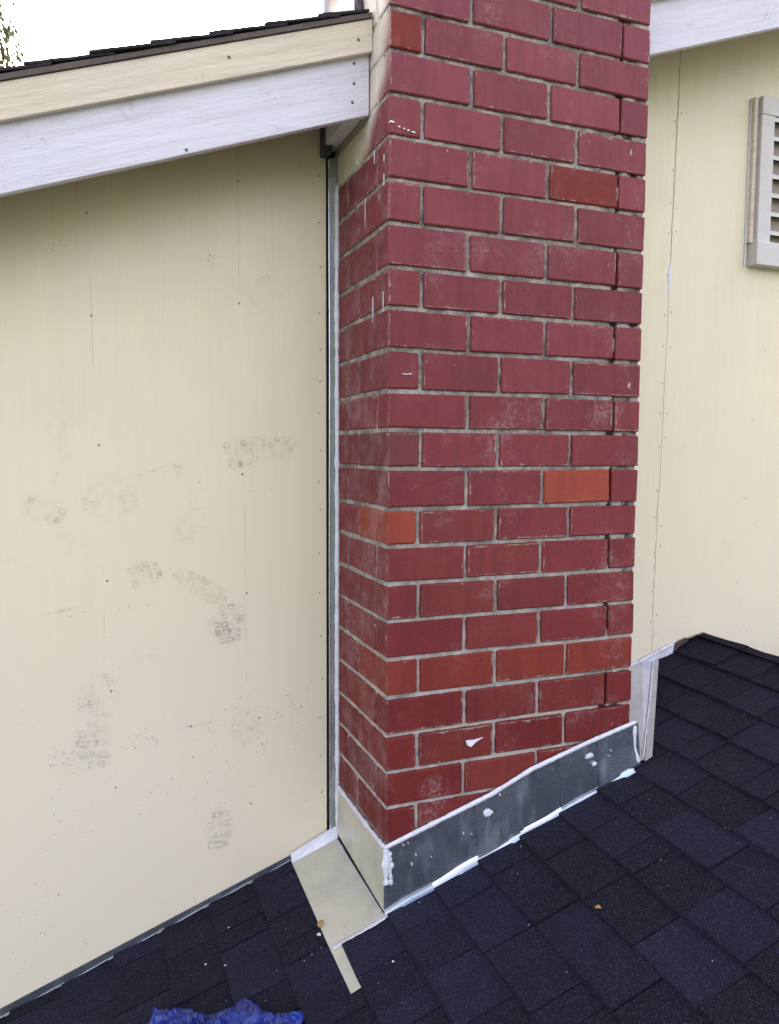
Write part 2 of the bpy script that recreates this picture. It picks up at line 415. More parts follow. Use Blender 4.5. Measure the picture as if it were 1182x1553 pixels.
# nail heads: one cheap disc shared
def disc_mesh(name, r, t, mat, n=8):
    v = [(r*math.cos(2*math.pi*i/n), 0, r*math.sin(2*math.pi*i/n)) for i in range(n)]
    v += [(x*.8, -t, z*.8) for x, y, z in v]
    f = [tuple(range(n, 2*n))]+[(i, (i+1) % n, (i+1) % n+n, i+n) for i in range(n)]
    me = bpy.data.meshes.new(name); me.from_pydata(v, [], f); me.materials.append(mat); me.update(); return me
nailme = disc_mesh('nail_head', .0026, .0008, M['nail'])
def nail(x, z, parent=wall, y=None, s=1.):
    o = link('nail_head', nailme, parent, (x, (D if y is None else y)-.0002, z)); o.scale = (s, 1, s)
for x, z in [(-.607, .01), (-.596, -.325), (-.593, -.605), (-.258, -.063), (-.25, -.378), (-.622, .56), (-.617, .32), (-.262, .68), (-.262, .375), (-.588, -.855), (-.245, -.955), (-.955, .1), (-.95, -.25), (-.95, -.6), (-.945, -.9), (-.40, -.72), (-.22,-.72)]:
    nail(x, z)
for i, z in enumerate([.72, .60, .485, .365, .27, .185, .10, .0, -.085, -.16, -.28, -.39, -.51, -.63, -.74, -.85, -.955]):
    nail(-.046+random.uniform(-.004, .004), z, s=.8)
for i in range(15):
    z = 1.02-i*.113+random.uniform(-.02, .02); sx = 1.0915+(z+.66)*.0208
    nail(sx-.012+random.uniform(-.004, .003), z, s=.85)
    if i % 3 != 1: nail(sx+.013+random.uniform(-.003, .005), z+random.uniform(-.03, .03), s=.85)
for x, z in [(1.49, .11), (1.52, -.25), (1.45, -.45), (1.5, -.62), (1.53, .35)]: nail(x, z, s=.8)

# shoe prints and scuffs: thin dusty deposits
def dirt_mesh(name, v, f, fade, strength):
    o = mesh(name, v, f, M['dirt'], wall); o.color = (strength,)*3+(1,)
    at = o.data.attributes.new('fade', 'FLOAT', 'POINT'); at.data.foreach_set('value', fade); return o
def soft_ring(T, pts, rings, V, Fc, FD):
    """nested copies of a quad, each ring with its own opacity"""
    n = len(pts); mx = sum(p[0] for p in pts)/n; mz = sum(p[1] for p in pts)/n; b0 = len(V)
    for sc, fa in rings:
        for p in pts: V.append(T((mx+(p[0]-mx)*sc, mz+(p[1]-mz)*sc))); FD.append(fa)
    for r_ in range(len(rings)-1):
        for q in range(n): Fc.append((b0+r_*n+q, b0+r_*n+(q+1) % n, b0+(r_+1)*n+(q+1) % n, b0+(r_+1)*n+q))
    Fc.append(tuple(b0+(len(rings)-1)*n+q for q in range(n)))
def footprint(cx, cz, w, h, ang, rows, cols, strength, lab=None, seed=0, part=(0, 1)):
    rs = random.Random(seed); v = []; f = []; fd = []
    sk0 = rs.uniform(-.3, .3); bend = rs.uniform(-.15, .15)
    for i in range(rows):
        t0 = (i+.5)/rows
        if not (part[0] <= t0 <= part[1]): continue
        hw = math.sin(math.pi*min(.97, .10+.85*t0))**.55
        for j in range(cols):
            if rs.random() < .18: continue
            s0 = -1+2*(j+rs.uniform(.0, .15))/cols; s1 = -1+2*(j+rs.uniform(.8, .98))/cols
            a, b = (t0-.40/rows*rs.uniform(.7, 1)), (t0+.40/rows*rs.uniform(.7, 1))
            sk = sk0*abs((s0+s1)/2)+bend*(s0+s1)/2
            pts = [(s0*hw*w/2, (a-.5+sk/rows)*h), (s1*hw*w/2, (a-.5+sk/rows*.6)*h), (s1*hw*w/2, (b-.5+sk/rows*.6)*h), (s0*hw*w/2, (b-.5+sk/rows)*h)]
            pts = [(p[0]+rs.uniform(-.0012, .0012), p[1]+rs.uniform(-.0012, .0012)) for p in pts]
            def T(p): return (cx+p[0]*math.cos(ang)-p[1]*math.sin(ang), D-.0006, cz+p[0]*math.sin(ang)+p[1]*math.cos(ang))
            m = rs.uniform(.35, 1)
            if rs.random() < .45: soft_ring(T, pts, [(1.25, 0), (.85, m), (.45, .1*m), (.2, 0)], v, f, fd)
            else: soft_ring(T, pts, [(1.3, 0), (.8, m*.5), (.3, m*.6)], v, f, fd)
    # a faint overall smear that joins the lugs
    def T2(p): return (cx+p[0]*math.cos(ang)-p[1]*math.sin(ang), D-.0004, cz+p[0]*math.sin(ang)+p[1]*math.cos(ang))
    tm = (part[0]+part[1])/2-.5; th_ = (part[1]-part[0])/2
    el = [(w*.62*math.cos(a*.3927), (tm+th_*1.1*math.sin(a*.3927))*h) for a in range(16)]
    soft_ring(T2, el, [(1.15, 0), (.8, .16), (.4, .22)], v, f, fd)
    dirt_mesh('shoe_print', v, f, fd, strength*1.0)
footprint(-.283, -.013, .075, .13, R(100), 6, 4, .62, seed=1, part=(0, .6))
footprint(-.165, .008, .07, .13, R(80), 7, 3, .32, seed=2)
footprint(-.585, -.122, .10, .13, R(95), 9, 4, .30, seed=3)
footprint(-.745, -.142, .055, .12, R(70), 5, 2, .45, seed=4, part=(0, .8))
footprint(-.515, -.315, .065, .10, R(105), 5, 4, .55, seed=5, part=(0, .75))
footprint(-.30, -.435, .085, .15, R(5), 7, 4, .72, seed=6, part=(0, .7))
footprint(-.37, -.355, .05, .16, R(55), 9, 3, .34, seed=7)
footprint(-.625, -.615, .095, .12, R(3), 6, 4, .36, seed=8)
footprint(-.637, -.735, .085, .13, R(-4), 5, 3, .50, seed=9)
footprint(-.33, -1.012, .07, .11, R(-3), 4, 3, .42, seed=10)
footprint(-.405, -.205, .04, .08, R(10), 6, 3, .22, seed=11)
footprint(-.255, -.745, .08, .09, R(20), 6, 4, .25, seed=12)
def scuff(pts, w, strength, seed=0):
    rs = random.Random(seed); v = []; f = []; fd = []
    for (x0, z0), (x1, z1) in zip(pts, pts[1:]):
        n = 12
        for i in range(n+1):
            t = i/n; x = x0+(x1-x0)*t; z = z0+(z1-z0)*t; L = math.hypot(x1-x0, z1-z0); nx, nz = -(z1-z0)/L, (x1-x0)/L
            ww = w*rs.uniform(.5, 1.1); b = len(v); m = rs.uniform(.2, 1)
            for q, s_ in enumerate((-1, 0, 1)):
                v.append((x+nx*ww*s_, D-.0005, z+nz*ww*s_)); fd.append(m if q == 1 and 0 < i < n else 0)
            if i: f += [(b-3, b-2, b+1, b), (b-2, b-1, b+2, b+1)]
    dirt_mesh('scuff_mark', v, f, fd, strength)
scuff([(-.53, -.07), (-.45, -.04), (-.41, -.045)], .006, .35, 1)
scuff([(-.43, -.03), (-.42, -.075)], .008, .5, 2)
scuff([(-.74, -.40), (-.66, -.385), (-.63, -.375)], .008, .4, 3)
scuff([(-.41, -.305), (-.34, -.35), (-.29, -.375)], .012, .5, 4)
scuff([(-.25, -.11), (-.16, -.10)], .004, .3, 5)
scuff([(-.44, -.72), (-.36, -.718)], .01, .35, 6)
scuff([(-.70, -.05), (-.715, -.10)], .004, .35, 7)
def specks(name, cx, cz, rx, rzz, n, strength, seed):
    rs = random.Random(seed); v = []; f = []
    for i in range(n):
        x = cx+rs.gauss(0, rx); z = cz+rs.gauss(0, rzz); s = rs.uniform(.0012, .0045); b = len(v)
        for q in range(5):
            a = q*1.2566+rs.random()*.6; v.append((x+s*math.cos(a)*rs.uniform(.5, 1.2), D-.0004, z+s*math.sin(a)*rs.uniform(.4, 1.)))
        f.append(tuple(range(b, b+5)))
    o = dirt_mesh(name, v, f, [rs.uniform(.4, 1) for _ in v], strength*.8); o['kind'] = 'stuff'
for i, a in enumerate([(-.70, -.77, .022, .018, 60, .95), (-.52, -.735, .02, .012, 30, .9), (-.25, -.70, .025, .022, 34, .9), (-.21, -.80, .005, .02, 18, 1.), (-.12, -.80, .012, .03, 20, .95),
      (-.125, -.69, .01, .01, 12, .9), (-.08, -.65, .012, .02, 10, .6), (-.33, -.715, .02, .012, 14, .9), (-.32, .47, .016, .012, 18, .75), (-.19, .44, .014, .01, 14, .95), (-.68, .48, .02, .015, 14, .6),
      (-.38, -.15, .02, .03, 26, .5), (-.55, -.40, .05, .006, 14, .6), (-.50, -.53, .03, .01, 16, .5), (1.09, -.33, .01, .012, 12, 1.), (1.095, -.45, .008, .012, 10, 1.), (1.10, -.60, .008, .012, 10, 1.), (1.47, -.16, .012, .008, 9, .8),
      (1.45, -.60, .008, .012, 8, .8), (-.86, -.85, .02, .03, 14, .6), (-.32, -.93, .02, .02, 8, .6), (-.09, -.95, .03, .03, 8, .6)]):
    specks('dirt_speck', *a, 40+i)

# corner trim of the wall against the chimney
trim = thing('corner_trim', 'thin grey metal corner strip running up between beige wall and chimney side', 'trim', (-.012, D, -1.0))
prism('trim_strip', [(-.0225, -1.075), (-.0015, -1.068), (-.0015, .772), (-.0225, .765)], 'y', D-.007, D+.006, mat_metal('dull_grey_trim', (.33, .35, .34), .4, .6, .3), trim, .001)
bead('trim_edge', [(-.0225, D-.008, -1.07), (-.0235, D-.0075, -.3), (-.0220, D-.008, .2), (-.024, D-.007, .765)], .0022, M['galv'], trim, .04, 8, (1, 1, 1), .03, 2)
bead('caulk_bead', [(-.003, D-.014, -1.06), (-.0045, D-.016, -.55), (-.003, D-.014, .0), (-.0045, D-.015, .4), (-.003, D-.013, .70)], .0068, M['caulk'], trim, .35, 10, (1, 1, 1), .008, 9)
box('top_bracket', -.047, -.026, D-.05, D-.001, .765, .86, mat_plain('dark_purple_metal', (.05, .04, .06), .5), trim, .002)

# ------------------------------------------------------------------ chimney
chim = thing('chimney', 'tall red brick chimney with grey mortar joints standing through the roof edge', 'chimney', (0, 0, -1.1))
zs = list(ZK)
while zs[0] < 1.75: zs.insert(0, zs[0]+.0905)
k0 = len(zs)-len(ZK)
while zs[-1] > -1.22: zs.append(zs[-1]-.0885)
# mortar: relief sheet in front (recessed and uneven), solid body behind
def mortar_front():
    nx, nz = 176, 720; x0, x1, z0, z1 = .0035, W-.0012, -1.2, 1.7
    v = []; f = []
    for j in range(nz+1):
        z = z0+(z1-z0)*j/nz
        for i in range(nx+1):
            x = x0+(x1-x0)*i/nx
            d = .0072+.0030*noise.noise(Vector((x*45, z*45, 1)))+.0016*noise.noise(Vector((x*170, z*170, 4)))
            dk = max(0, min(1, (x-.588+.03*noise.noise(Vector((z*9, 2, 0))))/.022))
            vj = max(0, 1-abs(x-.619)/.012); d += dk*(.0025+.007*vj+.006*noise.noise(Vector((x*35, z*38, 7))))
            if dk > .5 and noise.noise(Vector((x*24, z*24, 12))) > .18: d = .006
            v.append((x, max(.0016, d), z))
    w = nx+1
    for j in range(nz):
        for i in range(nx): a = j*w+i; f.append((a, a+1, a+w+1, a+w))
    return v, f
v, f = mortar_front()
o = mesh('mortar_face', v, f, M['mortar'], chim, smooth=True); o['kind'] = 'stuff'
def mortar_left():
    ny, nz = 100, 640; y0, y1, z0, z1 = .0042, CD-.003, -1.2, 1.7; v = []; f = []
    for j in range(nz+1):
        z = z0+(z1-z0)*j/nz
        for i in range(ny+1):
            y = y0+(y1-y0)*i/ny
            d = .0034+.0018*noise.noise(Vector((y*60, z*60, 31)))+.001*noise.noise(Vector((y*170, z*170, 34)))
            if z > .705:   # joints filled flush under the paint away from the corner
                t = max(0, min(1, (y-.11-.12*noise.noise(Vector((z*14, 5, 1))))/.03)); d = d*(1-t)+t*(.0004+.0003*noise.noise(Vector((y*40, z*40, 3))))
            v.append((max(.0002, d), y, z))
    w = ny+1
    for j in range(nz):
        for i in range(ny): a = j*w+i; f.append((a, a+w, a+w+1, a+1))
    return v, f
v, f = mortar_left()
o = mesh('mortar_face', v, f, M['mortar'], chim, smooth=True); o['kind'] = 'stuff'
box('mortar_core', .006, W-.003, .036, CD-.004, -1.25, 1.7, M['mortar'], chim)

cache = {}
def brick_mesh(lx, ly, lz, var):
    key = (round(lx, 3), round(ly, 3), round(lz, 3), var)
    if key in cache: return cache[key]
    rs = random.Random(hash(key) & 0xffff)
    bm = bmesh.new(); bmesh.ops.create_cube(bm, size=1)
    for q in bm.verts: q.co = Vector((q.co.x*lx, q.co.y*ly, q.co.z*lz))
    for q in bm.verts: q.co += Vector((rs.uniform(-1, 1)*.0012, rs.uniform(-1, 1)*.0006, rs.uniform(-1, 1)*.0012))
    bmesh.ops.bevel(bm, geom=bm.edges[:], offset=rs.uniform(.0018, .0034), segments=1, affect='EDGES')
    me = bpy.data.meshes.new('brick'); bm.to_mesh(me); bm.free(); me.materials.append(M['brick']); cache[key] = me; return me
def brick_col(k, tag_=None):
    t = max(0., min(1., (k+1)/20.))      # veiling haze put into the colour: upper courses paler and mauver
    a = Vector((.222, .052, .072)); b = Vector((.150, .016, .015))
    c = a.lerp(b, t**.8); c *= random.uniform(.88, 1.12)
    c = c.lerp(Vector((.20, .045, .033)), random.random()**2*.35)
    if tag_ == 'orange': c = Vector((.285, .052, .030))*random.uniform(.9, 1.05)
    if tag_ == 'warm': c = Vector((.205, .030, .021))*random.uniform(.9, 1.05)
    if tag_ == 'dark': c = Vector((.15, .034, .040))
    return (c.x, c.y, c.z, 1)
def brick(x0, x1, y0, y1, z0, z1, k, tg=None):
    lx, ly, lz = x1-x0, y1-y0, z1-z0
    nx = round(lx/.004)*.004; nl = round(ly/.01)*.01; nz_ = round(lz/.002)*.002
    me = brick_mesh(nx, nl, nz_, random.randrange(3))
    j = random.uniform(-.0012, .0010)
    o = link('brick', me, chim, ((x0+x1)/2+(j if x1-x0 < .1 and x0 < .01 else 0), (y0+y1)/2+j, (z0+z1)/2))
    o.scale = (lx/nx, ly/nl, lz/nz_)
    o.rotation_euler = (0, random.uniform(-.003, .003), random.uniform(-.003, .003))
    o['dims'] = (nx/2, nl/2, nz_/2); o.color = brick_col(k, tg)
    if tg == 'orange': o['label'] = 'bright orange-red brick'
    return o
h = .0052
for i in range(len(zs)-1):
    k = i-k0; zt, zb = zs[i]-h, zs[i+1]+h
    def J(): return random.uniform(-.0022, .0022)
    T = {}
    if k == 0: T['c'] = 'warm'
    if k == 3: T['f2'] = 'warm'
    if k == 11: T['f2'] = 'orange'
    if k == 12: T['c'] = 'orange'
    if k == 16: T = dict(c='warm', f0='warm', f1='warm', f2='warm')
    if k == 17: T['l1'] = 'warm'
    if k in (19,): T['l1'] = 'dark'
    if k in (10, 14): T['c'] = 'dark' if k == 10 else None
    if k % 2:      # stretcher at the front left corner
        j1, j2, j3 = .2035+J(), .413+J(), .6185+J()
        l1 = .073+J()
        brick(0, j1-.005, 0, l1-.0045, zb, zt, k, T.get('f0'))
        brick(j1+.005, j2-.005, 0, .09, zb, zt, k, T.get('f1'))
        brick(j2+.005, j3-.0032, 0, .09, zb, zt, k, T.get('f2'))
        brick(j3+.0036, W, 0, .20, zb, zt, k)
        brick(0, .092, l1+.0045, .282, zb, zt, k, T.get('l1')); brick(0, .092, .291, CD, zb, zt, k)
        brick(W-.09, W, .21, .41, zb, zt, k)
    else:
        j1, j2, j3 = .082+J(), .287+J(), .493+J()
        if k == 12: j1 = .079
        l1 = .205+J()
        brick(0, j1-.005, 0, l1-.0045, zb, zt, k, T.get('c'))
        brick(j1+.005, j2-.005, 0, .09, zb, zt, k, T.get('f0'))
        brick(j2+.005, j3-.005, 0, .09, zb, zt, k, T.get('f1'))
        brick(j3+.005, W, 0, .085, zb, zt, k, T.get('f2') if k == 16 else None)
        brick(0, .075, l1+.0045, .41, zb, zt, k, T.get('l1'))
        brick(W-.09, W, .095, .297, zb, zt, k); brick(W-.09, W, .307, CD, zb, zt, k)
# paint chip on a lower brick
prism('paint_chip', [(.208, -.704), (.212, -.716), (.222, -.722), (.236, -.711), (.256, -.702), (.232, -.7045)], 'y', -.0028, -.0008, M['chip'], chim)
prism('paint_chip', [(.032, .175), (.040, .1725), (.056, .1738), (.060, .1765), (.053, .1755), (.044, .1742)], 'y', -.0018, -.0004, M['chip'], chim)
prism('paint_chip', [(-.002, .716), (.004, .720), (.012, .719), (.013, .722), (.004, .724)], 'y', -.0018, -.0004, M['chip'], chim)
for (a_, b_, w_) in ((.024, .7135, .004), (.036, .711, .003), (.046, .709, .004), (.058, .707, .006)):
    prism('paint_chip', [(a_-w_, b_), (a_, b_-.0022), (a_+w_, b_-.0006), (a_+.3*w_, b_+.0018)], 'y', -.0018, -.0004, M['chip'], chim)
for (y, za, zb) in ((.026, .66, .643), (.026, .618, .585), (.052, .58, .545), (.028, .36, .315), (.096, .36, .30), (.088, .69, .66), (.15, .60, .52)):
    prism('paint_drip', [(y-.0016, za), (y+.0012, za), (y+.002, (za+zb)/2), (y, zb), (y-.0018, (za+zb)/2)], 'x', -.0016, -.0003, M['chip'], chim)

# ------------------------------------------------------------------ chimney flashing
fl = thing('chimney_flashing', 'bent sheet metal flashing with white caulk bead around the chimney foot', 'flashing', (0, -.01, -1.08))
topx = [(-.008, -.936), (.276, -.851), (.392, -.803), (.557, -.757), (.712, -.720)]
def ztop(x):
    for (a, za), (b, zb) in zip(topx, topx[1:]):
        if x <= b: return za+(zb-za)*(x-a)/(b-a)
    return topx[-1][1]
seams = [(-.008, .118), (.108, .243), (.233, .362), (.352, .482), (.472, .598), (.586, .716)]
for i, (a, b) in enumerate(seams):
    y = -.0045-.0013*i if i < 5 else -.013; lean = .014 if i else .004
    rows = []; bow = (-.0008, .0006, -.0016, .0004, -.0007, .001)[i]; tlt = (0, .0012, -.001, .0014, .0, -.002)[i]
    for t in [0, .2, .4, .6, .8, 1.]:
        x = a+(b-a)*t; zb_ = roofz(x, 0)+.0088+.002*math.sin(x*40)
        zt_ = ztop(x); zm = zb_+.022
        rows.append([(x, y, zt_), (x+lean*.4, y+bow, (zt_+zm)/2), (x+lean*.7, y-.0006+tlt, zb_+.012), (x+lean*.8, y-.0022, zb_+.006), (x+lean*.8, y-.007, zb_+.0012), (x+lean*.8, y-.0145, zb_-.0003)])
    v = [p for r_ in rows for p in r_]; n = 6; f = [(q*n+w, (q+1)*n+w, (q+1)*n+w+1, q*n+w+1) for q in range(5) for w in range(5)]
    o = mesh('flashing_piece', v, f, M['galv'], fl)
    tone = (.82, 1., 1.12, .9, .95, 1.15)[i]; o.color = (tone, tone, tone, 1)
    sm = o.modifiers.new('thickness', 'SOLIDIFY'); sm.thickness = .0009; sm.offset = 0
# left upstand and flat apron
prism('side_upstand', [(-.001, roofz(0, 0)+.012), (-.001, -.934), (.357, -.934), (D-.012, -.934), (D-.012, roofz(0, D)+.02)], 'x', -.0055, -.0042, M['tan'], fl)
def sheetpoly(name, pts, mat, dz, parent, th=.0012):
    v = [(x, y, roofz(x, y)+dz+(e[0] if e else 0)) for x, y, *e in pts]; n = len(v)
    v += [(x, y, z-th) for x, y, z in v]
    f = [tuple(range(n)), tuple(range(2*n-1, n-1, -1))]+[(i, i+n, (i+1) % n+n, (i+1) % n) for i in range(n)]
    return mesh(name, v, f, mat, parent)
ap = sheetpoly('apron', [(-.141, -.162), (-.108, -.162), (-.108, -.014), (-.004, -.014), (-.0055, D-.004), (-.136, D-.004), (-.141, .02)], M['tan'], .0078, fl)
# small lip joining apron to wall
sheetpoly('apron_lip', [(-.137, D-.022), (-.004, D-.022), (-.004, D-.006, .03), (-.137, D-.006, .018)], M['pan'], .0092, fl)
# sealant fillets
cb = M['caulk']
bead('caulk_bead', [(x, -.0065-.001*i, z+.002) for i, (x, z) in enumerate(topx)], .0060, cb, fl, .22, 10, (1, .8, 1.), .005, 1)
bead('caulk_bead', [(-.005, -.004, -.934), (-.0065, .15, -.934), (-.0065, .36, -.933)], .0066, cb, fl, .35, 10, (.8, 1, 1), .005, 2)
bead('caulk_bead', [(-.002, -.007, -.935), (-.003, -.0075, -.975), (-.001, -.007, -1.026)], .0075, cb, fl, .7, 10, (1, .6, 1), .004, 8)
bead('caulk_bead', [(-.003, -.0165, -1.0965), (-.045, -.0155, -1.1115), (-.09, -.0155, -1.1275), (-.138, -.014, -1.144)], .0055, M['pan'], fl, .4, 8, (1, 1.2, .35), .006, 5)
bead('caulk_bead', [(-.0075, .0, roofz(-.0075, 0)+.009), (-.0085, .2, roofz(-.0085, .2)+.009), (-.0085, D-.015, roofz(-.0085, D)+.009)], .0035, M['pan'], fl, .5, 8, (1, 1, .7), .008, 6)
blob('sealant_blob', (.268, -.0105, -.893), (.0115, .0020, .0095), cb, fl, 3, 3)
blob('sealant_blob', (.564, -.012, -.79), (.011, .0018, .007), cb, fl, 4, 3); blob('sealant_blob', (.578, -.015, -.812), (.007, .0016, .0055), cb, fl, 6, 3)
for i in range(6):
    blob('sealant_blob', (.007+random.uniform(-.002, .004), -.0078, -.952-i*.0135), (random.uniform(.005, .009), .0016, .0095), cb, fl, 20+i, 2)
for i in range(14):
    x = random.uniform(.02, .68); blob('sealant_blob', (x, -.008-.008*(x > .59), ztop(x)-random.uniform(.012, .1)), (random.uniform(.001, .0028), .0012, random.uniform(.001, .004)), cb, fl, 50+i, 1)
# right (upslope) diverter pan
VA, VB = (1.098, D-.004), (.746, -.006)   # valley line end points on the roof
pan = thing('diverter_pan', 'pale metal diverter pan tucked behind the right side of the chimney', 'flashing', (.8, .1, -.82))
def panpt(x, y, dz): return (x, y, roofz(x, y)+dz)
v = [panpt(.7025, -.006, .024), panpt(*VB, .010), panpt(*VA, .012), (1.05, D-.004, zbot(1.05)+.004), (.7025, D-.004, -.775)]
f = [(0, 1, 4), (1, 2, 3), (1, 3, 4)]
o = mesh('diverter_sheet', v, f, M['pan'], pan); o.modifiers.new('t', 'SOLIDIFY').thickness = .001
v = [panpt(VB[0]-.006, VB[1]-.010, .0135), panpt(VB[0]+.018, VB[1]-.010, .0150), panpt(VA[0]+.020, VA[1], .0165), panpt(VA[0]-.003, VA[1], .0165)]
o = mesh('valley_flange', v, [(0, 1, 2, 3)], M['pan'], pan); o.modifiers.new('t', 'SOLIDIFY').thickness = .001
bead('caulk_bead', [panpt(VB[0]-.006, VB[1]-.003, .015), panpt(.922, .187, .016), panpt(VA[0]-.006, VA[1]-.004, .018)], .0024, cb, pan, .6, 8, (1, 1, .6), .01, 12)
bead('caulk_bead', [(.706, -.010, -.724), (.709, -.012, -.79), (.722, -.014, roofz(.72, 0)+.018)], .0055, cb, pan, .5, 8, (1, .7, 1), .006, 14)

# wall-base light strip right of chimney
wf = thing('wall_base_flashing', 'white sealed metal strip at the foot of the wall right of the chimney', 'flashing', (1.0, D-.01, -.7))
o = prism('base_strip', [(.72, zbot(.72)-.008), (1.02, zbot(1.02)-.010), (1.19, zbot(1.19)-.036), (1.185, zbot(1.185)+.006), (.72, zbot(.72)+.010)], 'y', D-.006, D-.001, M['caulk'], wf, .001)
bead('caulk_bead', [(.75, D-.006, zbot(.75)+.006), (1.0, D-.006, zbot(1.0)+.004), (1.17, D-.006, zbot(1.17)+.002)], .0065, cb, wf, .55, 8, (1, .7, 1), .008, 15)
prism('felt_scrap', [(1.175, zbot(1.175)-.02), (1.235, zbot(1.235)-.008), (1.225, zbot(1.225)+.006), (1.18, zbot(1.18)+.002)], 'y', D-.009, D-.0065, mat_plain('brown_felt', (.07, .045, .042), .9), wf)

# step flashing along the left wall base
CX = [1.176, 1.053, .937, .817, .703, .588, .471, .353, .237, .120, -.001, -.117, -.243, -.363, -.483, -.603, -.727, -.845]
while CX[-1] > -2.6: CX.append(CX[-1]-.12)
sf = thing('step_flashing', 'grey overlapped metal steps between the beige wall foot and black shingles', 'flashing', (-.6, D-.01, -1.28))
for i in range(len(CX)-1):
    xb_, xa_ = CX[i], CX[i+1]
    if xb_ > -.10: continue
    xa, xb = xa_-.012, xb_+.006; q = .0006*(i % 4)
    za = roofz(xa, D)+.006; zb_ = roofz(xb, D)+.010
    poly = [(xa, za), (xb, zb_), (xb, zbot(xb)+.002), (xa, zbot(xa)+.002)]
    prism('step_piece', poly, 'y', D-.0040-q, D-.0026-q, M['dark_galv'], sf)
    v = [(xa, D-.0045-q, za+.001), (xb, D-.0045-q, zb_+.001), (xb, D-.0085, zb_), (xa, D-.0085, za)]
    mesh('step_hem', v, [(0, 1, 2, 3)], M['pan'], sf)

# ------------------------------------------------------------------ lower roof
lr = thing('lower_roof', 'low sloping roof covered in near-black asphalt shingles around the chimney foot', 'roof', (0, -.5, -1.25))
LX0, LX1, LY0 = -2.7, RIDGE, -3.4
v = [(LX0, LY0, roofz(LX0, LY0)-.004), (LX1, LY0, roofz(LX1, LY0)-.004), (LX1, D+.01, roofz(LX1, D)-.004), (LX0, D+.01, roofz(LX0, D)-.004)]
RX1 = 3.6
v += [(RX1, LY0, roofz(2*RIDGE-RX1, LY0)-.004), (RX1, D+.01, roofz(2*RIDGE-RX1, D)-.004)]
v += [(a, b, c-.15) for a, b, c in v]
f = [(0, 1, 2, 3), (1, 4, 5, 2), (9, 8, 7, 6), (8, 11, 10, 7), (0, 6, 7, 1), (1, 7, 10, 4), (4, 10, 11, 5), (0, 3, 9, 6)]
mesh('roof_deck', v, f, M['deck'], lr)
prism('fascia_board', [(LX0, roofz(LX0, LY0)-.15), (LX1, roofz(LX1, LY0)-.15), (RX1, roofz(2*RIDGE-RX1, LY0)-.15), (RX1, roofz(2*RIDGE-RX1, LY0)-.006), (LX1, roofz(LX1, LY0)-.006), (LX0, roofz(LX0, LY0)-.006)], 'y', LY0-.022, LY0-.002, M['white'], lr)
hw = thing('lower_house_wall', 'beige wall carrying the low shingled roof', 'wall', (0, -1, Z0))
prism('wall_body', [(LX0+.3, Z0), (RX1-.3, Z0), (RX1-.3, roofz(2*RIDGE-RX1, LY0)-.1), (RIDGE, roofz(RIDGE, LY0)-.17), (LX0+.3, roofz(LX0+.3, LY0)-.17)], 'y', LY0+.3, D+.01, M['siding'], hw)

def clip(poly, fn):
    out = []
    for i in range(len(poly)):
        a, b = poly[i], poly[(i+1) % len(poly)]; fa, fb = fn(a), fn(b)
        if fa >= 0: out.append(a)
        if (fa >= 0) != (fb >= 0):
            t = fa/(fa-fb); out.append((a[0]+(b[0]-a[0])*t, a[1]+(b[1]-a[1])*t))
    return out
camp = Vector((-.6368, -1.6347, 0))
def inview(p, m=.10):
    d = Vector(p)-camp; Zc = d.dot(fw)
    if Zc <= .1: return False
    u = .5*1182/1168.18; w = .5*1553/1168.18
    return abs(d.dot(rt2)/Zc) < u+m and abs(d.dot(up2)/Zc) < w+m
tabs = []
rs = random.Random(11)
for ci, xk in enumerate(CX):
    xu = (CX[ci-1] if ci else RIDGE)+.035
    if ci == 0: xu = RIDGE-.01
    y = D-.004; first = True
    yoff = rs.uniform(0, .2); raised = rs.random() < .5
    while y > LY0:
        w = rs.choice([.07, .10, .115, .13, .145, .155, .17])*rs.uniform(.92, 1.08)
        if first: w = w*rs.uniform(.35, 1); first = False
        y1 = y-w; raised = not raised if rs.random() < .82 else raised
        tabs.append([xk, xu, y1, y-rs.choice([.002, .003, .004, .0052]), raised, ci])
        y = y1
def tab_poly(t):
    xk, xu, y0, y1, raised, ci = t
    poly = [(xk, y0), (xu, y0), (xu, y1), (xk, y1)]
    xc = xk
    if xk > -.13 and xk < .76:      # beside the chimney front: stop at the flashing hem
        lim = -.0148-((ci*37) % 5)*.0008
        if xk < -.1: lim = -.018
        poly = clip(poly, lambda p: lim-p[1])
    if xk > .68 or xu > .76 and xk > .6:
        def fn(p):
            # keep points below the valley line (in front / upslope of it)
            (ax, ay), (bx, by) = VB, VA
            return (p[0]-ax-.013)*(by-ay)-(p[1]-ay)*(bx-ax)
        if poly and max(p[1] for p in poly) > -.016:
            if xk < .76:
                if xk >= .68: poly = clip(poly, lambda p: -.0165-p[1])
            else: poly = clip(poly, fn)
    return poly
def tab_geo(t):
    poly = tab_poly(t)
    if len(poly) < 3: return None
    xk, xu, y0, y1, raised, ci = t
    th = .0066 if raised else .0030
    wob = rs.uniform(-.0008, .0014)
    def top(p):
        s = (p[0]-xk)/max(1e-3, (xu-xk)); return roofz(*p)+th*(1-s)+wob+.0045*(1-s)+.0028
    def bot(p):
        s = (p[0]-xk)/max(1e-3, (xu-xk)); return roofz(*p)+.0035*(1-s)-.002
    if abs(sum(poly[i][0]*poly[(i+1) % len(poly)][1]-poly[(i+1) % len(poly)][0]*poly[i][1] for i in range(len(poly)))) < .0008: return None
    poly = [(p[0]+(rs.uniform(-.0015, .0015) if abs(p[0]-xk) < 1e-4 else 0), p[1]) for p in poly]
    n = len(poly); v = [(p[0], p[1], top(p)) for p in poly]+[(p[0], p[1], bot(p)) for p in poly]
    f = [tuple(range(n)), tuple(range(2*n-1, n-1, -1))]+[(i, i+n, (i+1) % n+n, (i+1) % n) for i in range(n)]
    return v, f
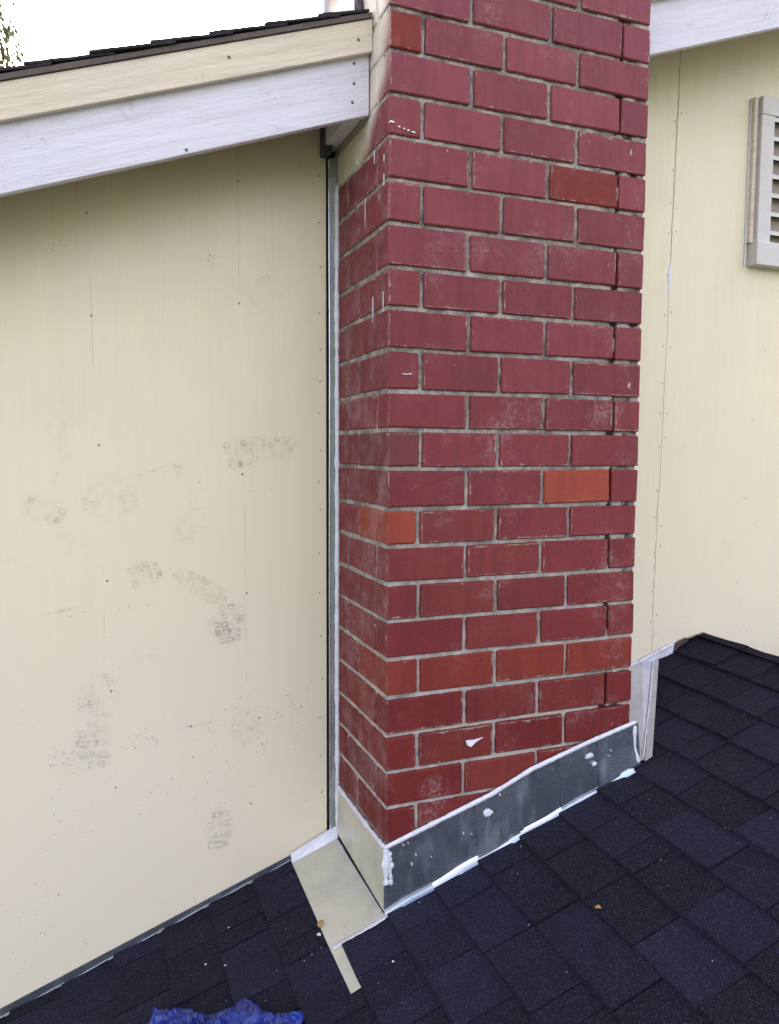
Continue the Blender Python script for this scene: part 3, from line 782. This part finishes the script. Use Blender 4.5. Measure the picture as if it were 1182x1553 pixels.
def tab_col():
    b = rs.choice([.0062, .0070, .0080, .0092, .0108, .0128]); w = rs.uniform(-.06, .14)
    return (b*(1.0+w*.4), b*(.96), b*(2.4-w), 1)
tabs.append([.7605, .852, -.016, .13, False, 5])
geo = [(t, tab_geo(t)) for t in tabs]
geo = [(t, g_) for t, g_ in geo if g_]
def cen(g_): n = len(g_[0]); return Vector([sum(p[i] for p in g_[0])/n for i in range(3)])
inn = [(t, g_, cen(g_)) for t, g_ in geo]
vis = [a for a in inn if inview(a[2], .09)]; rest = [a for a in inn if not inview(a[2], .09)]
vis.sort(key=lambda a: (a[2]-camp).length)
rest += vis[292:]; vis = vis[:292]
for t, (v, f), c in vis:
    o = mesh('shingle', v, f, M['shingle'], lr, c); o.color = tab_col()
V = []; F = []
for t, (v, f), c in rest:
    b = len(V); V += v; F += [tuple(i+b for i in q) for q in f]
# far slope beyond the ridge
for ci, xk in enumerate(CX[:18]):
    mx0 = 2*RIDGE-xk; mx1 = 2*RIDGE-((CX[ci-1] if ci else RIDGE)+.035); y = D-.004
    if mx0 > RX1: continue
    while y > LY0:
        w = rs.uniform(.12, .26); v, f = boxvf(mx1, mx0, y-w, y-.002, 0, 0)
        v = [(x, yy, roofz(2*RIDGE-x, yy)+(.001 if i % 2 == 0 else .003)+(.009 if (x == mx0 and i % 2) else 0)) for i, (x, yy, zz) in enumerate(v)]
        b = len(V); V += v; F += [tuple(i+b for i in q) for q in f]; y -= w
o = mesh('outlying_shingles', V, F, M['shingle'], lr); o['kind'] = 'stuff'; o.color = (.02, .021, .028, 1)
print('shingles individual', len(vis), 'rest', len(rest))
# ridge caps: folded pieces lapped along the ridge
y = D-.003; i = 0
while y > LY0:
    ya, yb = y, y-.185; exp_ = .142; zl = .012
    v = []
    for yy, lift in ((ya, .0105), (yb, .0195)):
        for dx, dz in ((-.128, 0), (-.02, .001), (0, .0035), (.02, .001), (.128, 0)):
            x = RIDGE+dx; base = roofz(RIDGE-abs(dx), yy)+dz
            v.append((x+rs.uniform(-.001, .001), yy, base+lift))
    v += [(a, b, c-.006) for a, b, c in v]
    f = [(q, q+1, q+6, q+5) for q in range(4)]+[(q+10, q+15, q+16, q+11) for q in range(4)]+[(q+5, q+6, q+16, q+15) for q in range(4)]+[(0, 5, 15, 10), (4, 14, 19, 9)]+[(q, q+10, q+11, q+1) for q in range(4)]
    o = mesh('ridge_cap', v, f, M['shingle'], lr, Vector((RIDGE, y, roofz(RIDGE, y)))); o.color = tab_col()
    y -= exp_; i += 1
bead('wall_caulk', [(1.19, D-.003, zbot(1.19)-.001), (RIDGE, D-.003, -.612), (1.62, D-.003, zbotr(1.62))], .0022, mat_plain('tan_sealant', (.30, .24, .20), .8), wf, .5, 8, (1, 1, 1), .01, 21)

# ------------------------------------------------------------------ upper roof edge (rake)
ur = thing('upper_roof', 'upper roof edge with white rake board, cream trim and thin shingle layers', 'roof', (0, .1, .9))
YR = .119
def band(x): return x
def rboard(name, xa, xb, z0, z1, y0, y1, mat, bev=.0015):
    pts = [(xa, rz(xa, z0)), (xb, rz(xb, z0)), (xb, rz(xb, z1)), (xa, rz(xa, z1))]
    if xa < 3.2 < xb: pts = [(xa, rz(xa, z0)), (3.2, rz(3.2, z0)), (xb, rz(xb, z0)), (xb, rz(xb, z1)), (3.2, rz(3.2, z1)), (xa, rz(xa, z1))]
    return prism(name, pts, 'y', y0, y1, mat, ur, bev)
rboard('rake_board', -4.6, -.003, RAKE_B, .930, YR, YR+.020, M['white'])
rboard('rake_board', W+.004, 6.2, RAKE_B, .930, YR, YR+.020, M['white'])
rboard('rake_trim', -4.6, -.0015, .914, .987, YR-.019, YR-.0005, M['cream'])
rboard('rake_trim', W+.003, 6.2, .914, .987, YR-.019, YR-.0005, M['cream'])
for x, dz in [(-.33, .957), (-.036, .945)]: nail(x, rz(x, dz), ur, YR-.019, 1.5)
for x, dz in [(-.040, .903), (-.040, .858), (-.044, .817), (-.42, .79)]: nail(x, rz(x, dz), ur, YR, 1.5)
# deck and sloping soffit
for xa, xb, ya in ((-4.6, -.003, YR+.020), (W+.003, 6.2, YR+.020)):
    pts = [(xa, rz(xa, .93)), (xb, rz(xb, .93)), (xb, rz(xb, .985)), (xa, rz(xa, .985))]
    if xa < 3.2 < xb: pts = [(xa, rz(xa, .93)), (3.2, rz(3.2, .93)), (xb, rz(xb, .93)), (xb, rz(xb, .985)), (3.2, rz(3.2, .985)), (xa, rz(xa, .985))]
    prism('roof_deck', pts, 'y', ya, 4.2, M['soffit'], ur)
    for q in range(9): pass
prism('roof_deck', [(-.003, rz(0, .93)), (W+.003, rz(W, .93)), (W+.003, rz(W, .985)), (-.003, rz(0, .985))], 'y', CD+.002, 4.2, M['soffit'], ur)
# lookout beam next to the chimney
prism('lookout_beam', [(-.045, .782), (-.006, .786), (-.006, .925), (-.045, .912)], 'y', YR+.021, D-.002, M['white'], ur, .0015)
box('lookout_gap_strip', -.0055, -.002, YR+.021, D-.002, .77, .925, M['soffit'], ur)
# drip layer + lapped shingles
for xa, xb in ((-4.6, -.004), (W+.004, 3.2)):
    v = []; f = []; n = int((xb-xa)/.02)
    for q in range(n+1):
        x = xa+(xb-xa)*q/n; w_ = .0025*noise.noise(Vector((x*22, 3, 0)))+.0015*noise.noise(Vector((x*90, 3, 0)))
        for yy, zz in ((YR-.024+w_, .988), (YR-.022+w_, 1.000+w_), (YR+.10, 1.000), (YR+.10, .988)): v.append((x, yy, rz(x, zz)))
    for q in range(n):
        for w_ in range(4): a = q*4+w_; b = q*4+(w_+1) % 4; f.append((a, b, b+4, a+4))
    mesh('drip_edge', v, f, M['oldshingle'], ur)
rs2 = random.Random(5)
def ushingle(x0, x1, y0, y1, liftlo):
    e = [rs2.uniform(-.003, .003) for _ in range(6)]
    n = 6; v = []
    for q in range(n+1):
        x = x0+(x1-x0)*q/n; s = q/n; yy = y0+.0035*noise.noise(Vector((x*30, y0*9, 8)))+e[0]
        t = rz(x, 1.0005)+liftlo*(1-s)
        v += [(x, yy, t), (x, y1, t), (x, yy, t+.0055), (x, y1, t+.0055)]
    f = []
    for q in range(n):
        a = q*4; f += [(a, a+4, a+5, a+1), (a+2, a+3, a+7, a+6), (a, a+2, a+6, a+4), (a+1, a+5, a+7, a+3)]
    f += [(0, 1, 3, 2), (n*4, n*4+2, n*4+3, n*4+1)]
    o = mesh('shingle', v, f, M['shingle'], ur, Vector((x0, y0, rz(x0, 1.0)))); o.color = (.035, .032, .036, 1)
x = -.012
while x > -4.6:
    for y0, y1 in ((YR-.026, .9), (.902, 4.2)): ushingle(x-.120, x+.05 if x < -.06 else x, y0, y1, .0085)
    x -= .120
x = 3.15
while x > -.10:
    segs = ((YR-.026, .9), (.902, 4.2)) if x-.12 > W+.01 else ((CD+.012, 4.2),)
    for y0, y1 in segs: ushingle(x-.120, min(x+.05, 3.2), y0, y1, .0085)
    x -= .120
mesh('far_slope', [(3.2, YR-.02, rz(3.2, 1.003)), (6.2, YR-.02, rz(6.2, 1.003)), (6.2, 4.2, rz(6.2, 1.003)), (3.2, 4.2, rz(3.2, 1.003))], [(0, 1, 2, 3)], M['shingle'], ur).color = (.03, .03, .035, 1)
# counter flashing on the stack above this roof
cf = thing('upper_counter_flashing', 'white metal panel fixed on the chimney side above the upper roof edge', 'flashing', (-.01, .3, 1.05))
prism('flashing_panel', [(.195, 1.0), (.449, 1.0), (.449, 1.134), (.195, 1.137)], 'x', -.014, -.0125, M['white'], cf, .0004)
prism('panel_gap_shade', [(.175, .995), (.445, .995), (.445, 1.128), (.183, 1.128)], 'x', -.012, -.0015, M['black'], cf)  # black slab stands in for the shaded gap beside the panel
bead('gap_shade_bead', [(-.006, .15, 1.003), (-.006, .178, 1.06), (-.005, .18, 1.13)], .007, mat_plain('dark_mauve_shade', (.06, .035, .045), .8), cf, .6, 8, (1, 1, 1), .008, 33)  # dark bead added as the shade at the panel's near edge
vp = thing('vent_pipe', 'slim grey pipe rising behind the upper roof left of the chimney', 'pipe', (-.085, .80, 1.0))
def tube(name, x, y, z0, z1, r, mat, parent, n=20):
    v = [(x+r*math.cos(2*math.pi*i/n), y+r*math.sin(2*math.pi*i/n), z) for z in (z0, z1) for i in range(n)]
    f = [(i, (i+1) % n, n+(i+1) % n, n+i) for i in range(n)]+[tuple(range(2*n-1, n-1, -1))]
    return mesh(name, v, f, mat, parent, smooth=False)
tube('pipe_body', .062, .62, .95, 1.75, .026, M['pipe'], vp); tube('pipe_boot', .062, .62, .96, 1.06, .040, M['pipe'], vp)
ORG[vp]

# ------------------------------------------------------------------ gable vent
gv = thing('gable_vent', 'grey-white louvered vent in a square frame on the right beige wall', 'vent', (1.7, D-.02, .62))
VX0, VX1, VZ0, VZ1, FY = 1.435, 1.99, .618, 1.158, D-.034
box('frame_stile', VX0+.006, VX0+.062, FY, D-.001, VZ0+.074, VZ1-.058, M['vent'], gv, .0015)
box('frame_stile', VX1-.062, VX1-.006, FY, D-.001, VZ0+.074, VZ1-.058, M['vent'], gv, .0015)
box('frame_rail', VX0+.006, VX1-.006, FY-.001, D-.001, VZ1-.057, VZ1, M['vent'], gv, .0015)
box('frame_sill', VX0-.003, VX1+.003, FY-.010, D-.001, VZ0, VZ0+.073, M['vent'], gv, .0015)
box('side_casing', VX0-.012, VX0+.004, FY+.014, D-.0015, VZ0+.074, VZ1-.002, M['cream'], gv, .0012)
bead('caulk_bead', [(VX0-.0135, D-.003, VZ0), (VX0-.0135, D-.003, VZ1)], .0030, cb, gv, .3, 8, (1, 1, 1), .01, 18)
bead('caulk_bead', [(VX0+.01, FY-.003, VZ0+.0745), (VX0+.30, FY-.003, VZ0+.0745), (VX1-.01, FY-.003, VZ0+.0745)], .0032, cb, gv, .5, 8, (1, 1, 1), .006, 19)
box('insect_screen', VX0+.05, VX1-.05, D-.0045, D-.001, VZ0+.06, VZ1-.05, M['screen'], gv)
z = .722
while z < VZ1-.06:
    v = []
    for yy, zz in ((FY+.003, z), (FY+.003, z+.013), (D-.006, z+.017), (D-.006, z+.006)):
        v += [(VX0+.0625, yy, zz), (VX1-.0625, yy, zz)]
    f = [(0, 1, 3, 2), (2, 3, 5, 4), (4, 5, 7, 6), (6, 7, 1, 0), (0, 2, 4, 6), (1, 7, 5, 3)]
    mesh('louver_slat', v, f, M['slat'], gv, (VX0+.0625, FY, z))
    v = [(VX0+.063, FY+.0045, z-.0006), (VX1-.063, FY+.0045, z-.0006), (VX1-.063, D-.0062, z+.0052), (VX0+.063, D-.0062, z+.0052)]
    mesh('slat_underside_shade', v, [(0, 1, 2, 3)], M['under'], gv, (VX0+.0625, FY, z)); z += .0605

# ------------------------------------------------------------------ small things
def tarp():
    n = 64; v = []; f = []; cx, cy = -.495, -.145
    for i in range(n+1):
        for j in range(n+1):
            u, w = i/n*2-1, j/n*2-1
            x = cx+u*.19*.745-w*.17*.667; y = cy-u*.19*.667-w*.17*.745
            x += .03*noise.noise(Vector((u*2, w*2, 2)))+.003*noise.noise(Vector((u*7, w*7, 2))); y += .03*noise.noise(Vector((u*2, w*2, 7)))+.003*noise.noise(Vector((u*7, w*7, 7)))
            e = max(abs(u), abs(w)); r = max(0, 1-e**3)
            p = Vector((u*2.2+1.3, w*2.2, .4))
            rid = (1-abs(noise.noise(p)))**5*.6+(1-abs(noise.noise(p*2.3)))**7*.5+(1-abs(noise.noise(p*4.6)))**6*.3+.06*noise.noise(p*11)
            pk = math.exp(-((u-.62)**2*7+(w+.62)**2*9)); h_ = .003+r**.7*(.008+.030*rid)+.034*pk*r**.3
            v.append((x, y, roofz(x, y)+.012+h_))
    for i in range(n):
        for j in range(n): a = i*(n+1)+j; f.append((a, a+n+1, a+n+2, a+1))
    o = mesh('plastic_tarp', v, f, M['tarp'], None, (cx, cy, roofz(cx, cy)))
    o.modifiers.new('t', 'SOLIDIFY').thickness = .0008
    tag(o, 'crumpled bright blue plastic tarp lying on the black shingles', 'tarp')
tarp()
def leaf(x, y, s, ang, lab, mat, grp=None, nm='fallen_leaf', cat='leaf', lift=.011):
    v = []; n = 9
    for i in range(n):
        t = i/(n-1); wdt = s*.32*math.sin(math.pi*t)**.8
        for sg in (-1, 0, 1):
            px, py = (t-.5)*s, sg*wdt; X = x+px*math.cos(ang)-py*math.sin(ang); Y = y+px*math.sin(ang)+py*math.cos(ang)
            v.append((X, Y, roofz(X, Y)+lift+abs(sg)*s*.12+s*.15*math.sin(math.pi*t)))
    f = [(i*3+j, i*3+3+j, i*3+4+j, i*3+1+j) for i in range(n-1) for j in (0, 1)]
    o = mesh(nm, v, f, mat, None, (x, y, roofz(x, y)+lift), smooth=True); o.modifiers.new('t', 'SOLIDIFY').thickness = .0006
    tag(o, lab, cat, grp)
leaf(-.139, .075, .022, 1.0, 'small curled yellow-brown leaf at the edge of the tan apron sheet', M['leaf'])
leaf(.36, -.33, .014, 2.2, 'tiny dry tan leaf alone on the open black shingles right of the chimney', M['leaf'])
leaf(-.152, .045, .012, 2.2, 'thin pale twig scrap beside the curled leaf near the apron edge', M['chip'], None, 'twig_scrap', 'debris')
crumbs = [(-.04, -.15, 'pale mortar crumb on the black shingle just right of the metal tongue'), (-.33, .24, 'pale crumb on the dark shingles between the wall foot and the blue tarp'),
          (-.36, .12, 'light plaster crumb nearest the top edge of the blue tarp'), (-.40, .16, 'light plaster crumb left of the blue tarp top edge')]
for i, (x, y, lab) in enumerate(crumbs):
    o = blob('mortar_crumb', (x, y, roofz(x, y)+.0105), (.0032, .0024, .002), M['chip'], None, 60+i, 1); tag(o, lab, 'debris')
# granule litter
v = []; f = []
for i in range(260):
    x = rs.uniform(-1., 1.2); y = rs.uniform(-1., .34)
    if -.14 < x < 1.1 and y > -.02: continue
    s = rs.uniform(.0006, .0016); z = roofz(x, y)+.0085; b = len(v)
    v += [(x-s, y, z), (x+s, y-s*.5, z), (x+s*.3, y+s, z), (x, y, z+s*1.5)]; f += [(b, b+1, b+3), (b+1, b+2, b+3), (b+2, b, b+3)]
tag(mesh('roof_grit', v, f, M['chip'], None), 'scattered pale grit specks over the black shingles', 'grit', None, 'stuff')

# ------------------------------------------------------------------ tree behind the upper roof
tr = thing('tree', 'shaggy olive-green tree showing past the upper roof edge at far left', 'tree', (-2.6, 13.4, Z0))
tx, ty = -2.58, 13.4
v = []; f = []; n = 10; H = 12.6
for i in range(9):
    t = i/8; r_ = .26*(1-t)+.05
    for j in range(n): v.append((tx+.25*math.sin(t*3)+r_*math.cos(2*math.pi*j/n), ty+r_*math.sin(2*math.pi*j/n), Z0+H*t))
for i in range(8):
    for j in range(n): f.append((i*n+j, i*n+(j+1) % n, (i+1)*n+(j+1) % n, (i+1)*n+j))
mesh('trunk', v, f, M['bark'], tr, smooth=True)
rt_ = random.Random(3)
for b_ in range(7):
    a = b_*2.4; z0 = Z0+8.2+b_*.45; L = 1.5-b_*.1; pts = []
    bead('limb', [(tx, ty, z0), (tx+L*.5*math.cos(a), ty+L*.5*math.sin(a), z0+.5), (tx+L*math.cos(a), ty+L*math.sin(a), z0+.75)], .05, M['bark'], tr, .2, 6, (1, 1, 1), .2, b_)
v = []; f = []
cl = []
for i in range(46):
    a = rt_.uniform(0, 6.28); zz = rt_.uniform(0, 1); rr = 1.75*math.sin(math.pi*(.12+.8*zz))**.7*rt_.uniform(.45, 1)
    cl.append((tx+rr*math.cos(a), ty+rr*math.sin(a), Z0+7.6+zz*4.5, rt_.uniform(.3, .6)))
for (cx, cy, cz, cr) in cl:
    for i in range(420):
        d = Vector((rt_.gauss(0, 1), rt_.gauss(0, 1), rt_.gauss(0, .9)))*cr*.48; p = Vector((cx, cy, cz))+d
        l = rt_.uniform(.09, .17); a = Vector((rt_.gauss(0, .5), rt_.gauss(0, .5), -1)).normalized()*l; w_ = a.cross(Vector((rt_.gauss(0, 1), rt_.gauss(0, 1), .2))).normalized()*l*.22
        b = len(v); v += [p, p+a*.5+w_, p+a, p+a*.5-w_]; f.append((b, b+1, b+2, b+3))
mesh('crown', v, f, M['foliage'], tr)['kind'] = 'stuff'
print('objects', len(bpy.data.objects))
